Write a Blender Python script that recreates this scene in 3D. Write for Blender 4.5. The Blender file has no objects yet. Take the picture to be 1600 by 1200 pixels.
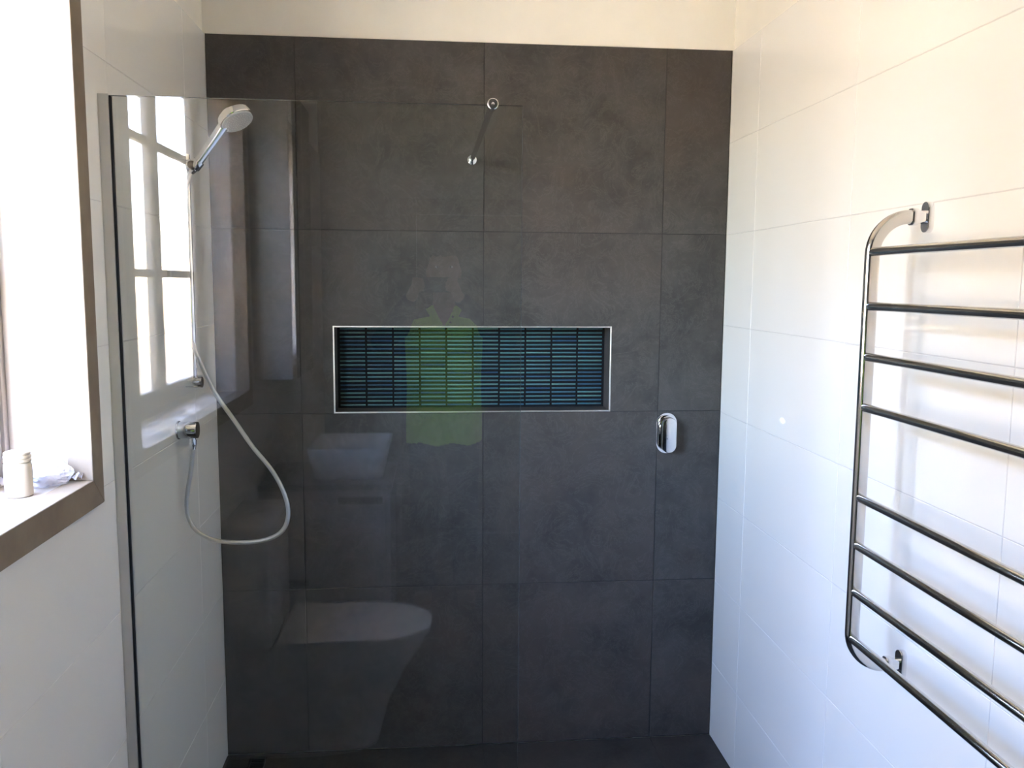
import bpy, bmesh, math, random
from mathutils import Vector, Matrix
random.seed(7)
S = bpy.context.scene
C = S.collection
PI = math.pi

# ------------------------------------------------------------------ camera, sky, sun, exposure
cam_d = bpy.data.cameras.new('camera')
cam_d.sensor_fit = 'HORIZONTAL'
cam_d.sensor_width = 36.0
cam_d.lens = 1361.08 / 1600 * 36.0
cam_d.clip_start = 0.003
cam = bpy.data.objects.new('camera', cam_d)
C.objects.link(cam)
_r = Vector((0.99554506, -0.09404753, 0.00671525))
_u = Vector((0.00416263, 0.11499226, 0.99335767))
_f = Vector((0.09419504, 0.98890437, -0.11487146))
m = Matrix((_r, _u, -_f)).transposed().to_4x4()
m.translation = Vector((0.6936, -2.9, 1.614))
cam.matrix_world = m
S.camera = cam

world = bpy.data.worlds.new('sky')
S.world = world
world.use_nodes = True
wn = world.node_tree
wn.nodes.clear()
sky = wn.nodes.new('ShaderNodeTexSky')
sky.sky_type = 'NISHITA'
sky.sun_disc = False
sky.sun_elevation = math.radians(48)
sky.sun_rotation = math.radians(172)
sky.air_density = 1.0
sky.dust_density = 1.0
sky.ozone_density = 2.5
bg = wn.nodes.new('ShaderNodeBackground')
bg.inputs['Strength'].default_value = 1.9
wo = wn.nodes.new('ShaderNodeOutputWorld')
wb_ = wn.nodes.new('ShaderNodeVectorMath')      # white balance of the phone: a little less green, everywhere alike
wb_.operation = 'MULTIPLY'
wb_.inputs[1].default_value = (1.07, 0.975, 1.02)
wn.links.new(sky.outputs[0], wb_.inputs[0])
wn.links.new(wb_.outputs[0], bg.inputs['Color'])
wn.links.new(bg.outputs[0], wo.inputs['Surface'])

sun_d = bpy.data.lights.new('sun', 'SUN')
sun_d.energy = 11.5
sun_d.angle = 0.009
sun_d.color = (1.0, 0.90, 0.56)
sun = bpy.data.objects.new('sun', sun_d)
C.objects.link(sun)
sun.location = (1.0, -8.0, 8.0)
# the sun stands over the house, along the window wall, so none of it falls in directly
sun.rotation_euler = Vector((0.14, -1.0, 1.1)).to_track_quat('Z', 'Y').to_euler()

# sampling aid for the daylight through the window opening
por = bpy.data.lights.new('window_portal', 'AREA')
por.shape = 'RECTANGLE'
por.size = 1.3
por.size_y = 1.12
por.cycles.is_portal = True
po = bpy.data.objects.new('window_portal', por)
C.objects.link(po)
po.location = (-0.225, -1.70, 1.76)
po.rotation_euler = (PI / 2, 0, -PI / 2)

vs = S.view_settings
S.display_settings.display_device = 'sRGB'
vs.view_transform = 'Standard'
vs.look = 'None'
vs.exposure = 2.84
vs.gamma = 1.0
vs.use_curve_mapping = False
S.cycles.max_bounces = 14
S.cycles.diffuse_bounces = 8
S.cycles.glossy_bounces = 8
S.cycles.transparent_max_bounces = 24
S.cycles.sample_clamp_indirect = 8.0
S.cycles.blur_glossy = 0.5

# ------------------------------------------------------------------ materials
def mat(name, col, rough=0.5, metal=0.0, spec=0.5, sss=0.0):
    M = bpy.data.materials.new(name)
    M.use_nodes = True
    b = M.node_tree.nodes['Principled BSDF']
    b.inputs['Base Color'].default_value = (*col, 1)
    b.inputs['Roughness'].default_value = rough
    b.inputs['Metallic'].default_value = metal
    b.inputs['Specular IOR Level'].default_value = spec
    return M, M.node_tree, b

def noise_color(M, nt, b, c1, c2, scale, detail=6, lo=0.35, hi=0.65, rnd=True, stretch=None, rough=0.6):
    tc = nt.nodes.new('ShaderNodeTexCoord')
    vec = tc.outputs['Object']
    if stretch:
        mp = nt.nodes.new('ShaderNodeMapping')
        mp.inputs['Scale'].default_value = stretch
        nt.links.new(vec, mp.inputs['Vector'])
        vec = mp.outputs[0]
    if rnd:
        oi = nt.nodes.new('ShaderNodeObjectInfo')
        mu = nt.nodes.new('ShaderNodeMath')
        mu.operation = 'MULTIPLY'
        mu.inputs[1].default_value = 37.0
        nt.links.new(oi.outputs['Random'], mu.inputs[0])
        ad = nt.nodes.new('ShaderNodeVectorMath')
        ad.operation = 'ADD'
        nt.links.new(vec, ad.inputs[0])
        nt.links.new(mu.outputs[0], ad.inputs[1])
        vec = ad.outputs[0]
    n = nt.nodes.new('ShaderNodeTexNoise')
    n.inputs['Scale'].default_value = scale
    n.inputs['Detail'].default_value = detail
    n.inputs['Roughness'].default_value = rough
    nt.links.new(vec, n.inputs['Vector'])
    r = nt.nodes.new('ShaderNodeValToRGB')
    r.color_ramp.elements[0].position = lo
    r.color_ramp.elements[1].position = hi
    r.color_ramp.elements[0].color = (*c1, 1)
    r.color_ramp.elements[1].color = (*c2, 1)
    nt.links.new(n.outputs['Fac'], r.inputs[0])
    nt.links.new(r.outputs[0], b.inputs['Base Color'])
    return n, r, vec

def add_bump(nt, b, src, strength=0.1, dist=0.001):
    bp = nt.nodes.new('ShaderNodeBump')
    bp.inputs['Strength'].default_value = strength
    bp.inputs['Distance'].default_value = dist
    nt.links.new(src, bp.inputs['Height'])
    nt.links.new(bp.outputs[0], b.inputs['Normal'])

# dark stone-look porcelain: broad clouds, fine mottle, pale scratches, brownish rust patches
def dark_tile(name, base, rough):
    M, nt, b = mat(name, base, rough, 0, 0.25)
    k = base
    n, r, vec = noise_color(M, nt, b, tuple(c * 0.68 for c in k), tuple(c * 1.32 for c in k), 4.2, 11, 0.36, 0.66, rough=0.74)
    n2 = nt.nodes.new('ShaderNodeTexNoise')
    n2.inputs['Scale'].default_value = 2.1
    n2.inputs['Detail'].default_value = 8
    nt.links.new(vec, n2.inputs['Vector'])
    r2 = nt.nodes.new('ShaderNodeValToRGB')
    r2.color_ramp.elements[0].position = 0.47
    r2.color_ramp.elements[1].position = 0.66
    r2.color_ramp.elements[0].color = (0, 0, 0, 1)
    r2.color_ramp.elements[1].color = (0.5, 0.5, 0.5, 1)
    nt.links.new(n2.outputs['Fac'], r2.inputs[0])
    mx = nt.nodes.new('ShaderNodeMix')
    mx.data_type = 'RGBA'
    nt.links.new(r2.outputs[0], mx.inputs[0])
    nt.links.new(r.outputs[0], mx.inputs[6])
    mx.inputs[7].default_value = (k[0] * 1.12, k[1] * 0.93, k[2] * 0.84, 1)
    # fine pale scratches and specks
    n3 = nt.nodes.new('ShaderNodeTexNoise')
    n3.inputs['Scale'].default_value = 9
    n3.inputs['Detail'].default_value = 12
    n3.inputs['Roughness'].default_value = 0.75
    n3.inputs['Distortion'].default_value = 1.4
    nt.links.new(vec, n3.inputs['Vector'])
    r3 = nt.nodes.new('ShaderNodeValToRGB')
    e = r3.color_ramp.elements
    e[0].position = 0.485
    e[0].color = (0, 0, 0, 1)
    e[1].position = 0.50
    e[1].color = (0.45, 0.45, 0.45, 1)
    e2 = e.new(0.515)
    e2.color = (0, 0, 0, 1)
    nt.links.new(n3.outputs['Fac'], r3.inputs[0])
    mx2 = nt.nodes.new('ShaderNodeMix')
    mx2.data_type = 'RGBA'
    nt.links.new(r3.outputs[0], mx2.inputs[0])
    nt.links.new(mx.outputs[2], mx2.inputs[6])
    mx2.inputs[7].default_value = (k[0] * 1.9, k[1] * 1.9, k[2] * 1.85, 1)
    nt.links.new(mx2.outputs[2], b.inputs['Base Color'])
    add_bump(nt, b, n3.outputs['Fac'], 0.12, 0.0008)
    return M

M_dark = dark_tile('dark_stone_tile', (0.056, 0.0525, 0.049), 0.48)
M_floor = dark_tile('dark_floor_tile', (0.032, 0.031, 0.030), 0.55)
M_white, nt, b = mat('glossy_white_tile', (0.80, 0.79, 0.745), 0.06, 0, 0.5)
nz = nt.nodes.new('ShaderNodeTexNoise'); nz.inputs['Scale'].default_value = 2.5
tc = nt.nodes.new('ShaderNodeTexCoord'); nt.links.new(tc.outputs['Object'], nz.inputs['Vector'])
add_bump(nt, b, nz.outputs['Fac'], 0.05, 0.002)
M_grout_w = mat('pale_grout', (0.60, 0.585, 0.56), 0.9)[0]
M_grout_d = mat('dark_grout', (0.030, 0.029, 0.028), 0.9)[0]
M_plaster, nt, b = mat('cream_plaster', (0.80, 0.77, 0.69), 0.85)
noise_color(M_plaster, nt, b, (0.78, 0.75, 0.67), (0.82, 0.79, 0.71), 4, rnd=False)
M_rear = mat('grey_wall_paint', (0.16, 0.155, 0.145), 0.8)[0]
M_ceil = mat('ceiling_paint', (0.80, 0.78, 0.73), 0.9)[0]
M_wood, nt, b = mat('brown_timber', (0.2, 0.16, 0.11), 0.55)
n, r, vec = noise_color(M_wood, nt, b, (0.185, 0.145, 0.10), (0.245, 0.195, 0.135), 9, 8, rnd=True, stretch=(1, 1, 1))
add_bump(nt, b, n.outputs['Fac'], 0.15, 0.001)
M_reveal, nt, b = mat('pale_timber_lining', (0.52, 0.47, 0.41), 0.5)
noise_color(M_reveal, nt, b, (0.47, 0.42, 0.36), (0.56, 0.51, 0.45), 7, 8)
M_sash, nt, b = mat('grey_brown_sash', (0.40, 0.355, 0.31), 0.5)
noise_color(M_sash, nt, b, (0.37, 0.325, 0.28), (0.43, 0.385, 0.34), 10, 6)
M_chrome = mat('chrome', (0.83, 0.83, 0.84), 0.06, 1.0)[0]
M_satin = mat('polished_stainless', (0.66, 0.64, 0.61), 0.13, 1.0)[0]
M_alu, nt, b = mat('brushed_aluminium', (0.62, 0.61, 0.58), 0.30, 1.0)
M_drain = mat('gunmetal', (0.06, 0.06, 0.06), 0.4, 0.8)[0]
M_trim = mat('bright_tile_trim', (0.80, 0.80, 0.79), 0.30, 1.0)[0]
M_black = mat('black_grout', (0.010, 0.011, 0.013), 0.9, 0, 0.1)[0]
M_seal = mat('black_seal', (0.02, 0.02, 0.02), 0.6)[0]
M_face = mat('grey_spray_face', (0.50, 0.50, 0.49), 0.40)[0]
M_nozzle = mat('pale_rubber_nozzle', (0.66, 0.66, 0.65), 0.5)[0]
M_ceramic = mat('white_ceramic', (0.62, 0.62, 0.61), 0.08)[0]
M_laminate = mat('pale_grey_laminate', (0.32, 0.32, 0.32), 0.25)[0]
M_counter = mat('grey_stone_counter', (0.12, 0.12, 0.125), 0.3)[0]
M_slot = mat('black_slot', (0.02, 0.02, 0.02), 0.5)[0]
M_mirror = mat('silver_mirror', (0.9, 0.9, 0.9), 0.01, 1.0)[0]
M_door = mat('dark_door_paint', (0.10, 0.085, 0.07), 0.4)[0]
M_bottle, nt, b = mat('cream_plastic', (0.56, 0.48, 0.36), 0.42)
M_skin, nt, b = mat('skin', (0.34, 0.21, 0.155), 0.5)
M_hair, nt, b = mat('dark_brown_hair', (0.035, 0.025, 0.02), 0.7)
noise_color(M_hair, nt, b, (0.025, 0.018, 0.014), (0.06, 0.042, 0.03), 60, 4, rnd=False)
M_green, nt, b = mat('lime_work_cloth', (0.42, 0.78, 0.06), 0.8)
M_navy = mat('navy_work_cloth', (0.015, 0.02, 0.045), 0.85)[0]
M_trouser, nt, b = mat('dark_trouser_cloth', (0.02, 0.021, 0.025), 0.9)
M_boot = mat('brown_boot_leather', (0.10, 0.06, 0.03), 0.6)[0]
M_phone = mat('black_phone_case', (0.015, 0.015, 0.017), 0.35)[0]
M_ground, nt, b = mat('sunlit_paving', (0.62, 0.49, 0.33), 0.9)
noise_color(M_ground, nt, b, (0.57, 0.45, 0.30), (0.69, 0.56, 0.39), 1.5, 8, rnd=False)
M_added_wall = mat('sandy_render', (0.46, 0.37, 0.26), 0.9)[0]
M_blueplastic = mat('blue_grey_fittings', (0.10, 0.13, 0.22), 0.4)[0]
M_whitewad = mat('white_fittings', (0.85, 0.85, 0.87), 0.5)[0]

# hose: metal spiral, ribbed by a wave bump
M_hose, nt, b = mat('silver_spiral_hose', (0.50, 0.50, 0.49), 0.28, 0.8)

def thin_glass(name, tint, ior=1.5):
    M = bpy.data.materials.new(name)
    M.use_nodes = True
    nt = M.node_tree
    nt.nodes.clear()
    out = nt.nodes.new('ShaderNodeOutputMaterial')
    tr = nt.nodes.new('ShaderNodeBsdfTransparent')
    tr.inputs[0].default_value = (*tint, 1)
    gl = nt.nodes.new('ShaderNodeBsdfGlossy')
    gl.inputs['Color'].default_value = (1, 1, 1, 1)
    gl.inputs['Roughness'].default_value = 0.0
    fr = nt.nodes.new('ShaderNodeFresnel')
    geo = nt.nodes.new('ShaderNodeNewGeometry')
    mr = nt.nodes.new('ShaderNodeMapRange')
    mr.inputs['To Min'].default_value = ior
    mr.inputs['To Max'].default_value = 1 / ior
    nt.links.new(geo.outputs['Backfacing'], mr.inputs['Value'])
    nt.links.new(mr.outputs[0], fr.inputs['IOR'])
    mx = nt.nodes.new('ShaderNodeMixShader')
    nt.links.new(fr.outputs[0], mx.inputs[0])
    nt.links.new(tr.outputs[0], mx.inputs[1])
    nt.links.new(gl.outputs[0], mx.inputs[2])
    nt.links.new(mx.outputs[0], out.inputs['Surface'])
    return M
M_glass = thin_glass('shower_glass', (0.955, 0.97, 0.96), 1.5)
M_pane = thin_glass('window_glass', (0.97, 0.98, 0.975), 1.5)
M_gedge = mat('green_glass_edge', (0.04, 0.055, 0.05), 0.25)[0]

def bag_plastic():
    M = bpy.data.materials.new('clear_bag_film')
    M.use_nodes = True
    nt = M.node_tree
    b = nt.nodes['Principled BSDF']
    b.inputs['Base Color'].default_value = (0.86, 0.86, 0.90, 1)
    b.inputs['Roughness'].default_value = 0.22
    tr = nt.nodes.new('ShaderNodeBsdfTransparent')
    mx = nt.nodes.new('ShaderNodeMixShader')
    mx.inputs[0].default_value = 0.55
    nt.links.new(b.outputs[0], mx.inputs[2])
    nt.links.new(tr.outputs[0], mx.inputs[1])
    nt.links.new(mx.outputs[0], nt.nodes['Material Output'].inputs['Surface'])
    return M
M_bag = bag_plastic()

# ------------------------------------------------------------------ helpers
def link(name, me, parent=None, loc=None):
    o = bpy.data.objects.new(name, me)
    C.objects.link(o)
    if loc is not None:
        o.location = loc
    if parent is not None:
        o.parent = parent
    return o

def obj(name, bm, m_, parent=None, smooth=None, loc=None):
    """bmesh -> one mesh object; smooth: angle in degrees or None"""
    bmesh.ops.recalc_face_normals(bm, faces=bm.faces)
    me = bpy.data.meshes.new(name)
    if smooth:
        lim = math.radians(smooth)
        for f in bm.faces:
            f.smooth = True
        for e in bm.edges:
            if len(e.link_faces) == 2:
                e.smooth = e.calc_face_angle(0) < lim
    bm.to_mesh(me)
    bm.free()
    for x in (m_ if isinstance(m_, (list, tuple)) else [m_]):
        me.materials.append(x)
    return link(name, me, parent, loc)

def thing(name, label, cat, loc=(0, 0, 0), group=None):
    o = bpy.data.objects.new(name, None)
    o.empty_display_size = 0.05
    C.objects.link(o)
    o.location = loc
    o['label'] = label
    o['category'] = cat
    if group:
        o['group'] = group
    return o

def tag(o, label, cat, group=None):
    o['label'] = label
    o['category'] = cat
    if group:
        o['group'] = group
    return o

def struct(o):
    o['kind'] = 'structure'
    return o

def box(bm, x0, x1, y0, y1, z0, z1, bev=0.0, seg=2):
    b2 = bmesh.new() if bev else bm
    vs_ = [b2.verts.new((x, y, z)) for x in (x0, x1) for y in (y0, y1) for z in (z0, z1)]
    for q in ((0, 1, 3, 2), (4, 6, 7, 5), (0, 4, 5, 1), (2, 3, 7, 6), (0, 2, 6, 4), (1, 5, 7, 3)):
        b2.faces.new([vs_[i] for i in q])
    if bev:
        bmesh.ops.recalc_face_normals(b2, faces=b2.faces)
        bmesh.ops.bevel(b2, geom=list(b2.edges), offset=bev, segments=seg, profile=0.5, affect='EDGES')
        merge(bm, b2)
    return bm

def merge(bm, other):
    me = bpy.data.meshes.new('tmp')
    other.to_mesh(me)
    other.free()
    bm.from_mesh(me)
    bpy.data.meshes.remove(me)

def frame(d):
    d = Vector(d).normalized()
    a = Vector((0, 0, 1)) if abs(d.z) < 0.9 else Vector((0, 1, 0))
    s = d.cross(a).normalized()
    return s, d.cross(s).normalized(), d

def loft(bm, rings, cap=True, closed=False):
    R = [[bm.verts.new(p) for p in r] for r in rings]
    n = len(R[0])
    pairs = list(zip(R, R[1:])) + ([(R[-1], R[0])] if closed else [])
    for a, b_ in pairs:
        for i in range(n):
            bm.faces.new((a[i], a[(i + 1) % n], b_[(i + 1) % n], b_[i]))
    if cap and not closed:
        bm.faces.new(R[0][::-1])
        bm.faces.new(R[-1])
    return bm

def lathe(bm, p, d, prof, seg=32, sx=1.0):
    """prof: list of (distance along d, radius)"""
    s, t, d = frame(d)
    p = Vector(p)
    rings = []
    for h, r in prof:
        r = max(r, 1e-5)
        rings.append([p + d * h + (s * math.cos(2 * PI * i / seg) * sx + t * math.sin(2 * PI * i / seg)) * r for i in range(seg)])
    loft(bm, rings)
    return bm

def rod(bm, a, b_, r, seg=20, bev=0.0):
    a, b_ = Vector(a), Vector(b_)
    L = (b_ - a).length
    if bev:
        pr = [(0, r - bev), (bev * 0.3, r - bev * 0.3), (bev, r), (L - bev, r), (L - bev * 0.3, r - bev * 0.3), (L, r - bev)]
    else:
        pr = [(0, r), (L, r)]
    return lathe(bm, a, b_ - a, pr, seg)

def catmull(P, n):
    P = [Vector(p) for p in P]
    Q = [P[0] * 2 - P[1]] + P + [P[-1] * 2 - P[-2]]
    out = []
    for i in range(1, len(Q) - 2):
        a, b_, c, d = Q[i - 1:i + 3]
        for k in range(n):
            t = k / n
            out.append(0.5 * ((2 * b_) + (c - a) * t + (2 * a - 5 * b_ + 4 * c - d) * t * t + (3 * b_ - a - 3 * c + d) * t ** 3))
    out.append(P[-1])
    return out

def sweep(bm, P, prof, up=None, cap=True, scale=None):
    """prof: 2D points (u,v); parallel transported frame"""
    P = [Vector(p) for p in P]
    rings = []
    t0 = (P[1] - P[0]).normalized()
    if up is None:
        s, n, _ = frame(t0)
    else:
        n = Vector(up)
        s = t0.cross(n).normalized()
        n = s.cross(t0).normalized()
    for i, p in enumerate(P):
        t = (P[min(i + 1, len(P) - 1)] - P[max(i - 1, 0)]).normalized()
        n = (n - t * n.dot(t)).normalized()
        s = t.cross(n).normalized()
        k = scale(i) if scale else 1.0
        rings.append([p + s * (u * k) + n * (v * k) for u, v in prof])
    return loft(bm, rings, cap)

def circ(r, n=16):
    return [(r * math.cos(2 * PI * i / n), r * math.sin(2 * PI * i / n)) for i in range(n)]

def stadium(w, h, n=14):
    """2D outline, width w, height h (h>w), counter-clockwise"""
    r = w / 2
    pts = []
    for i in range(n + 1):
        a = PI * i / n
        pts.append((r * math.cos(a), (h / 2 - r) + r * math.sin(a)))
    for i in range(n + 1):
        a = PI + PI * i / n
        pts.append((r * math.cos(a), -(h / 2 - r) + r * math.sin(a)))
    return pts

def rrect(w, h, r, n=5):
    pts = []
    for cx_, cy_, a0 in ((w / 2 - r, h / 2 - r, 0), (-w / 2 + r, h / 2 - r, PI / 2), (-w / 2 + r, -h / 2 + r, PI), (w / 2 - r, -h / 2 + r, 1.5 * PI)):
        for i in range(n + 1):
            a = a0 + PI / 2 * i / n
            pts.append((cx_ + r * math.cos(a), cy_ + r * math.sin(a)))
    return pts

# ------------------------------------------------------------------ dimensions of the room (metres)
W, H, REAR, CEIL = 1.6941, 2.3815, -4.45, 2.75
TT = 0.009           # tile thickness
# window opening in the left wall
WY0, WY1, WZ0, WZ1 = -2.270, -1.082, 1.208, 2.315    # inside of casing
CY0, CY1, CZ0, CZ1 = -2.325, -1.026, 1.149, 2.370    # outside of casing
SX = -0.152          # plane of the sashes

def grid_shape(x0, x1, z0, z1, holes):
    """rectangle minus holes as a clean 2D face list in a bmesh (u,v,0)"""
    bm = bmesh.new()
    xs = sorted({x0, x1} | {min(max(h[0], x0), x1) for h in holes} | {min(max(h[1], x0), x1) for h in holes})
    zs = sorted({z0, z1} | {min(max(h[2], z0), z1) for h in holes} | {min(max(h[3], z0), z1) for h in holes})
    V = {}
    def v(i, j):
        if (i, j) not in V:
            V[(i, j)] = bm.verts.new((xs[i], zs[j], 0))
        return V[(i, j)]
    cnt = 0
    for i in range(len(xs) - 1):
        for j in range(len(zs) - 1):
            cx_, cz_ = (xs[i] + xs[i + 1]) / 2, (zs[j] + zs[j + 1]) / 2
            if any(h[0] < cx_ < h[1] and h[2] < cz_ < h[3] for h in holes):
                continue
            bm.faces.new((v(i, j), v(i + 1, j), v(i + 1, j + 1), v(i, j + 1)))
            cnt += 1
    if cnt == 0:
        bm.free()
        return None
    return bm

def slab(bm, T, mapping):
    """extrude a flat (u,v) sheet by T (w) and map (u,v,w)->xyz"""
    r = bmesh.ops.extrude_face_region(bm, geom=list(bm.faces))
    for e in r['geom']:
        if isinstance(e, bmesh.types.BMVert):
            e.co.z += T
    for v in bm.verts:
        v.co = Vector(mapping(*v.co))
    bmesh.ops.dissolve_limit(bm, angle_limit=0.01, verts=bm.verts, edges=bm.edges)
    return bm

_tile_cache = {}
def tiles(us, vs_, holes, gap, T, mapping, M_, parent, key, bev=0.0008):
    """a field of tiles over cells us x vs_, each one its own object (alike whole tiles share a mesh)"""
    g = gap / 2
    for i in range(len(us) - 1):
        for j in range(len(vs_) - 1):
            a0, a1, b0, b1 = us[i] + g, us[i + 1] - g, vs_[j] + g, vs_[j + 1] - g
            if a1 - a0 < 0.01 or b1 - b0 < 0.01:
                continue
            hs = [h for h in holes if h[0] < a1 and h[1] > a0 and h[2] < b1 and h[3] > b0]
            ca, cb = (a0 + a1) / 2, (b0 + b1) / 2
            k = (key, round(a1 - a0, 4), round(b1 - b0, 4)) if not hs else None
            if k and k in _tile_cache:
                me = _tile_cache[k]
            else:
                bm = grid_shape(a0 - ca, a1 - ca, b0 - cb, b1 - cb, [(h[0] - ca, h[1] - ca, h[2] - cb, h[3] - cb) for h in hs])
                if bm is None:
                    continue
                o0 = Vector(mapping(0, 0, 0))
                slab(bm, T, lambda u, v, w: Vector(mapping(u, v, w)) - o0)
                bmesh.ops.recalc_face_normals(bm, faces=bm.faces)
                if bev and not hs:
                    bmesh.ops.bevel(bm, geom=list(bm.edges), offset=bev, segments=1, affect='EDGES')
                me = bpy.data.meshes.new('tile')
                bm.to_mesh(me)
                bm.free()
                me.materials.append(M_)
                if k:
                    _tile_cache[k] = me
            link('tile', me, parent, Vector(mapping(ca, cb, 0)))

# ------------------------------------------------------------------ setting: walls, floor, ceiling
# niche in the back wall
NX0, NX1, NZ0, NZ1, ND = 0.378, 1.307, 1.1815, 1.4715, 0.095
NXi0, NXi1, NZi0, NZi1 = NX0 + .004, NX1 - .004, NZ0 + .004, NZ1 - .004
bm = grid_shape(-0.15, W + 0.15, -0.15, CEIL + .05, [(NX0 + .001, NX1 - .001, NZ0 + .001, NZ1 - .001)])
slab(bm, 0.20, lambda u, v, w: (u, TT + w, v))
wall_back = struct(obj('wall_back', bm, M_plaster))
# adhesive / grout bed behind the dark tiles, filling the joints to a little below their faces
bm = grid_shape(0.0, W, 0.0, H, [(NX0, NX1, NZ0, NZ1)])
slab(bm, TT - 0.0018, lambda u, v, w: (u, 0.0018 + w, v))
obj('grout_bed', bm, M_grout_d, wall_back)
tiles([0.0, 0.273, 0.873, 1.473, W], [0.0, 0.5815, 1.1815, 1.7815, H], [(NX0, NX1, NZ0, NZ1)],
      0.0022, TT - 0.001, lambda u, v, w: (u, w, v), M_dark, wall_back, 'back')

bm = box(bmesh.new(), W + TT, W + 0.22, REAR - .15, TT, -0.15, CEIL + .05)
wall_right = struct(obj('wall_right', bm, M_plaster))
bm = box(bmesh.new(), W + 0.0010, W + TT, REAR, 0.0, 0.0, H - .001)
obj('grout_bed', bm, M_grout_w, wall_right)
YJ = [0.0, -0.255, -0.877, -1.499, -2.121, -2.743, -3.365, -3.987, REAR][::-1]
ZJ = [0.0, 0.277, 0.576, 0.875, 1.177, 1.476, 1.780, 2.083, H]
tiles(YJ, ZJ, [], 0.0018, TT - 0.001, lambda u, v, w: (W + w, u, v), M_white, wall_right, 'right')

bm = grid_shape(REAR - .15, TT, -0.15, CEIL + .05, [(CY0, CY1, CZ0, CZ1)])
slab(bm, 0.150, lambda u, v, w: (-TT - w, u, v))
wall_left = struct(obj('wall_left', bm, M_plaster))
bm = grid_shape(REAR, 0.0, 0.0, H - .001, [(CY0, CY1, CZ0, CZ1)])
slab(bm, TT - 0.0010, lambda u, v, w: (-0.0010 - w, u, v))
obj('grout_bed', bm, M_grout_w, wall_left)
tiles(YJ, ZJ, [(CY0, CY1, CZ0, CZ1)], 0.0018, TT - 0.001, lambda u, v, w: (-w, u, v), M_white, wall_left, 'left')

bm = grid_shape(-0.15, W + .2, -0.15, CEIL + .05, [(0.55, 1.40, 0.0, 2.06)])
slab(bm, 0.15, lambda u, v, w: (u, REAR - w, v))
box(bm, -0.15, W + .2, REAR - .22, REAR - .1502, -0.15, CEIL + .05)
wall_rear = struct(obj('wall_rear', bm, M_rear))
bm = box(bmesh.new(), -0.15, W + 0.2, REAR - .15, 0.2, CEIL, CEIL + 0.15)
struct(obj('ceiling', bm, M_ceil))
bm = box(bmesh.new(), -0.15, W + 0.2, REAR - .15, 0.2, -0.16, -TT)
floor = struct(obj('floor', bm, M_grout_d))
bm = grid_shape(0.0, W, REAR, 0.0, [(0.080, 0.136, -0.125, -0.028)])
slab(bm, TT - .0015, lambda u, v, w: (u, v, -0.0015 - w))
obj('grout_bed', bm, M_grout_d, floor)
tiles([0.0, 0.273, 0.873, 1.473, W], [0.0, -0.60, -1.20, -1.80, -2.40, -3.0, -3.6, -4.2, REAR][::-1],
      [(0.080, 0.136, -0.125, -0.028)], 0.0022, TT - .001, lambda u, v, w: (u, v, -w), M_floor, floor, 'floor')

# the ground outside, seen through the panes and bouncing sunlight in
bm = bmesh.new()
box(bm, -30, -0.165, -25, 25, -0.55, -0.45)
g = struct(obj('ground', bm, M_ground))
bm = bmesh.new()
box(bm, -9.0, -3.6, -3.7, 9.0, -0.449, 3.3)  # unseen wall added opposite the window: hides blue sky, sends warmer light in
nb_ = obj('added_outside_wall', bm, M_added_wall)
struct(nb_)
nb_.name = 'added_sky_blocker'
# unseen eave, added above the window outside to cut off the steep skylight
bm = box(bmesh.new(), -0.36, -0.1595, REAR - .15, 0.2, 2.47, 2.60)
struct(obj('added_eave', bm, M_ceil))

# ------------------------------------------------------------------ niche: lining, bright trim, finger mosaic
niche = thing('wall_niche', 'long recessed shower niche with silver edge and blue finger mosaic in the dark wall', 'niche', ((NX0 + NX1) / 2, 0, NZ0))
def nb(name, x0, x1, y0, y1, z0, z1, m_, bev=0.0):
    p = niche.location
    o = obj(name, box(bmesh.new(), x0 - p.x, x1 - p.x, y0 - p.y, y1 - p.y, z0 - p.z, z1 - p.z, bev), m_, niche)
    return o
nb('back_panel', NX0 + .001, NX1 - .001, ND + .004, ND + .012, NZ0 + .001, NZ1 - .001, M_black)
nb('side_tile', NX0 + .0010, NX0 + .004, 0.003, ND + .0035, NZ0 + .001, NZ1 - .001, M_dark)
nb('side_tile', NX1 - .004, NX1 - .0010, 0.003, ND + .0035, NZ0 + .001, NZ1 - .001, M_dark)
nb('base_tile', NX0 + .0045, NX1 - .0045, 0.003, ND + .0035, NZ0 + .001, NZ0 + .004, M_dark)
nb('top_tile', NX0 + .0045, NX1 - .0045, 0.003, ND + .0035, NZ1 - .004, NZ1 - .001, M_dark)
T = 0.0048
nb('edge_trim', NX0, NX1, -0.0022, 0.0028, NZ1 - T, NZ1, M_trim, 0.0006)['label'] = 'top silver trim of the niche'
nb('edge_trim', NX0, NX1, -0.0022, 0.0028, NZ0, NZ0 + T, M_trim, 0.0006)['label'] = 'bottom silver trim of the niche'
nb('edge_trim', NX0, NX0 + T, -0.0022, 0.0028, NZ0 + T, NZ1 - T, M_trim, 0.0006)
nb('edge_trim', NX1 - T, NX1, -0.0022, 0.0028, NZ0 + T, NZ1 - T, M_trim, 0.0006)

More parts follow.
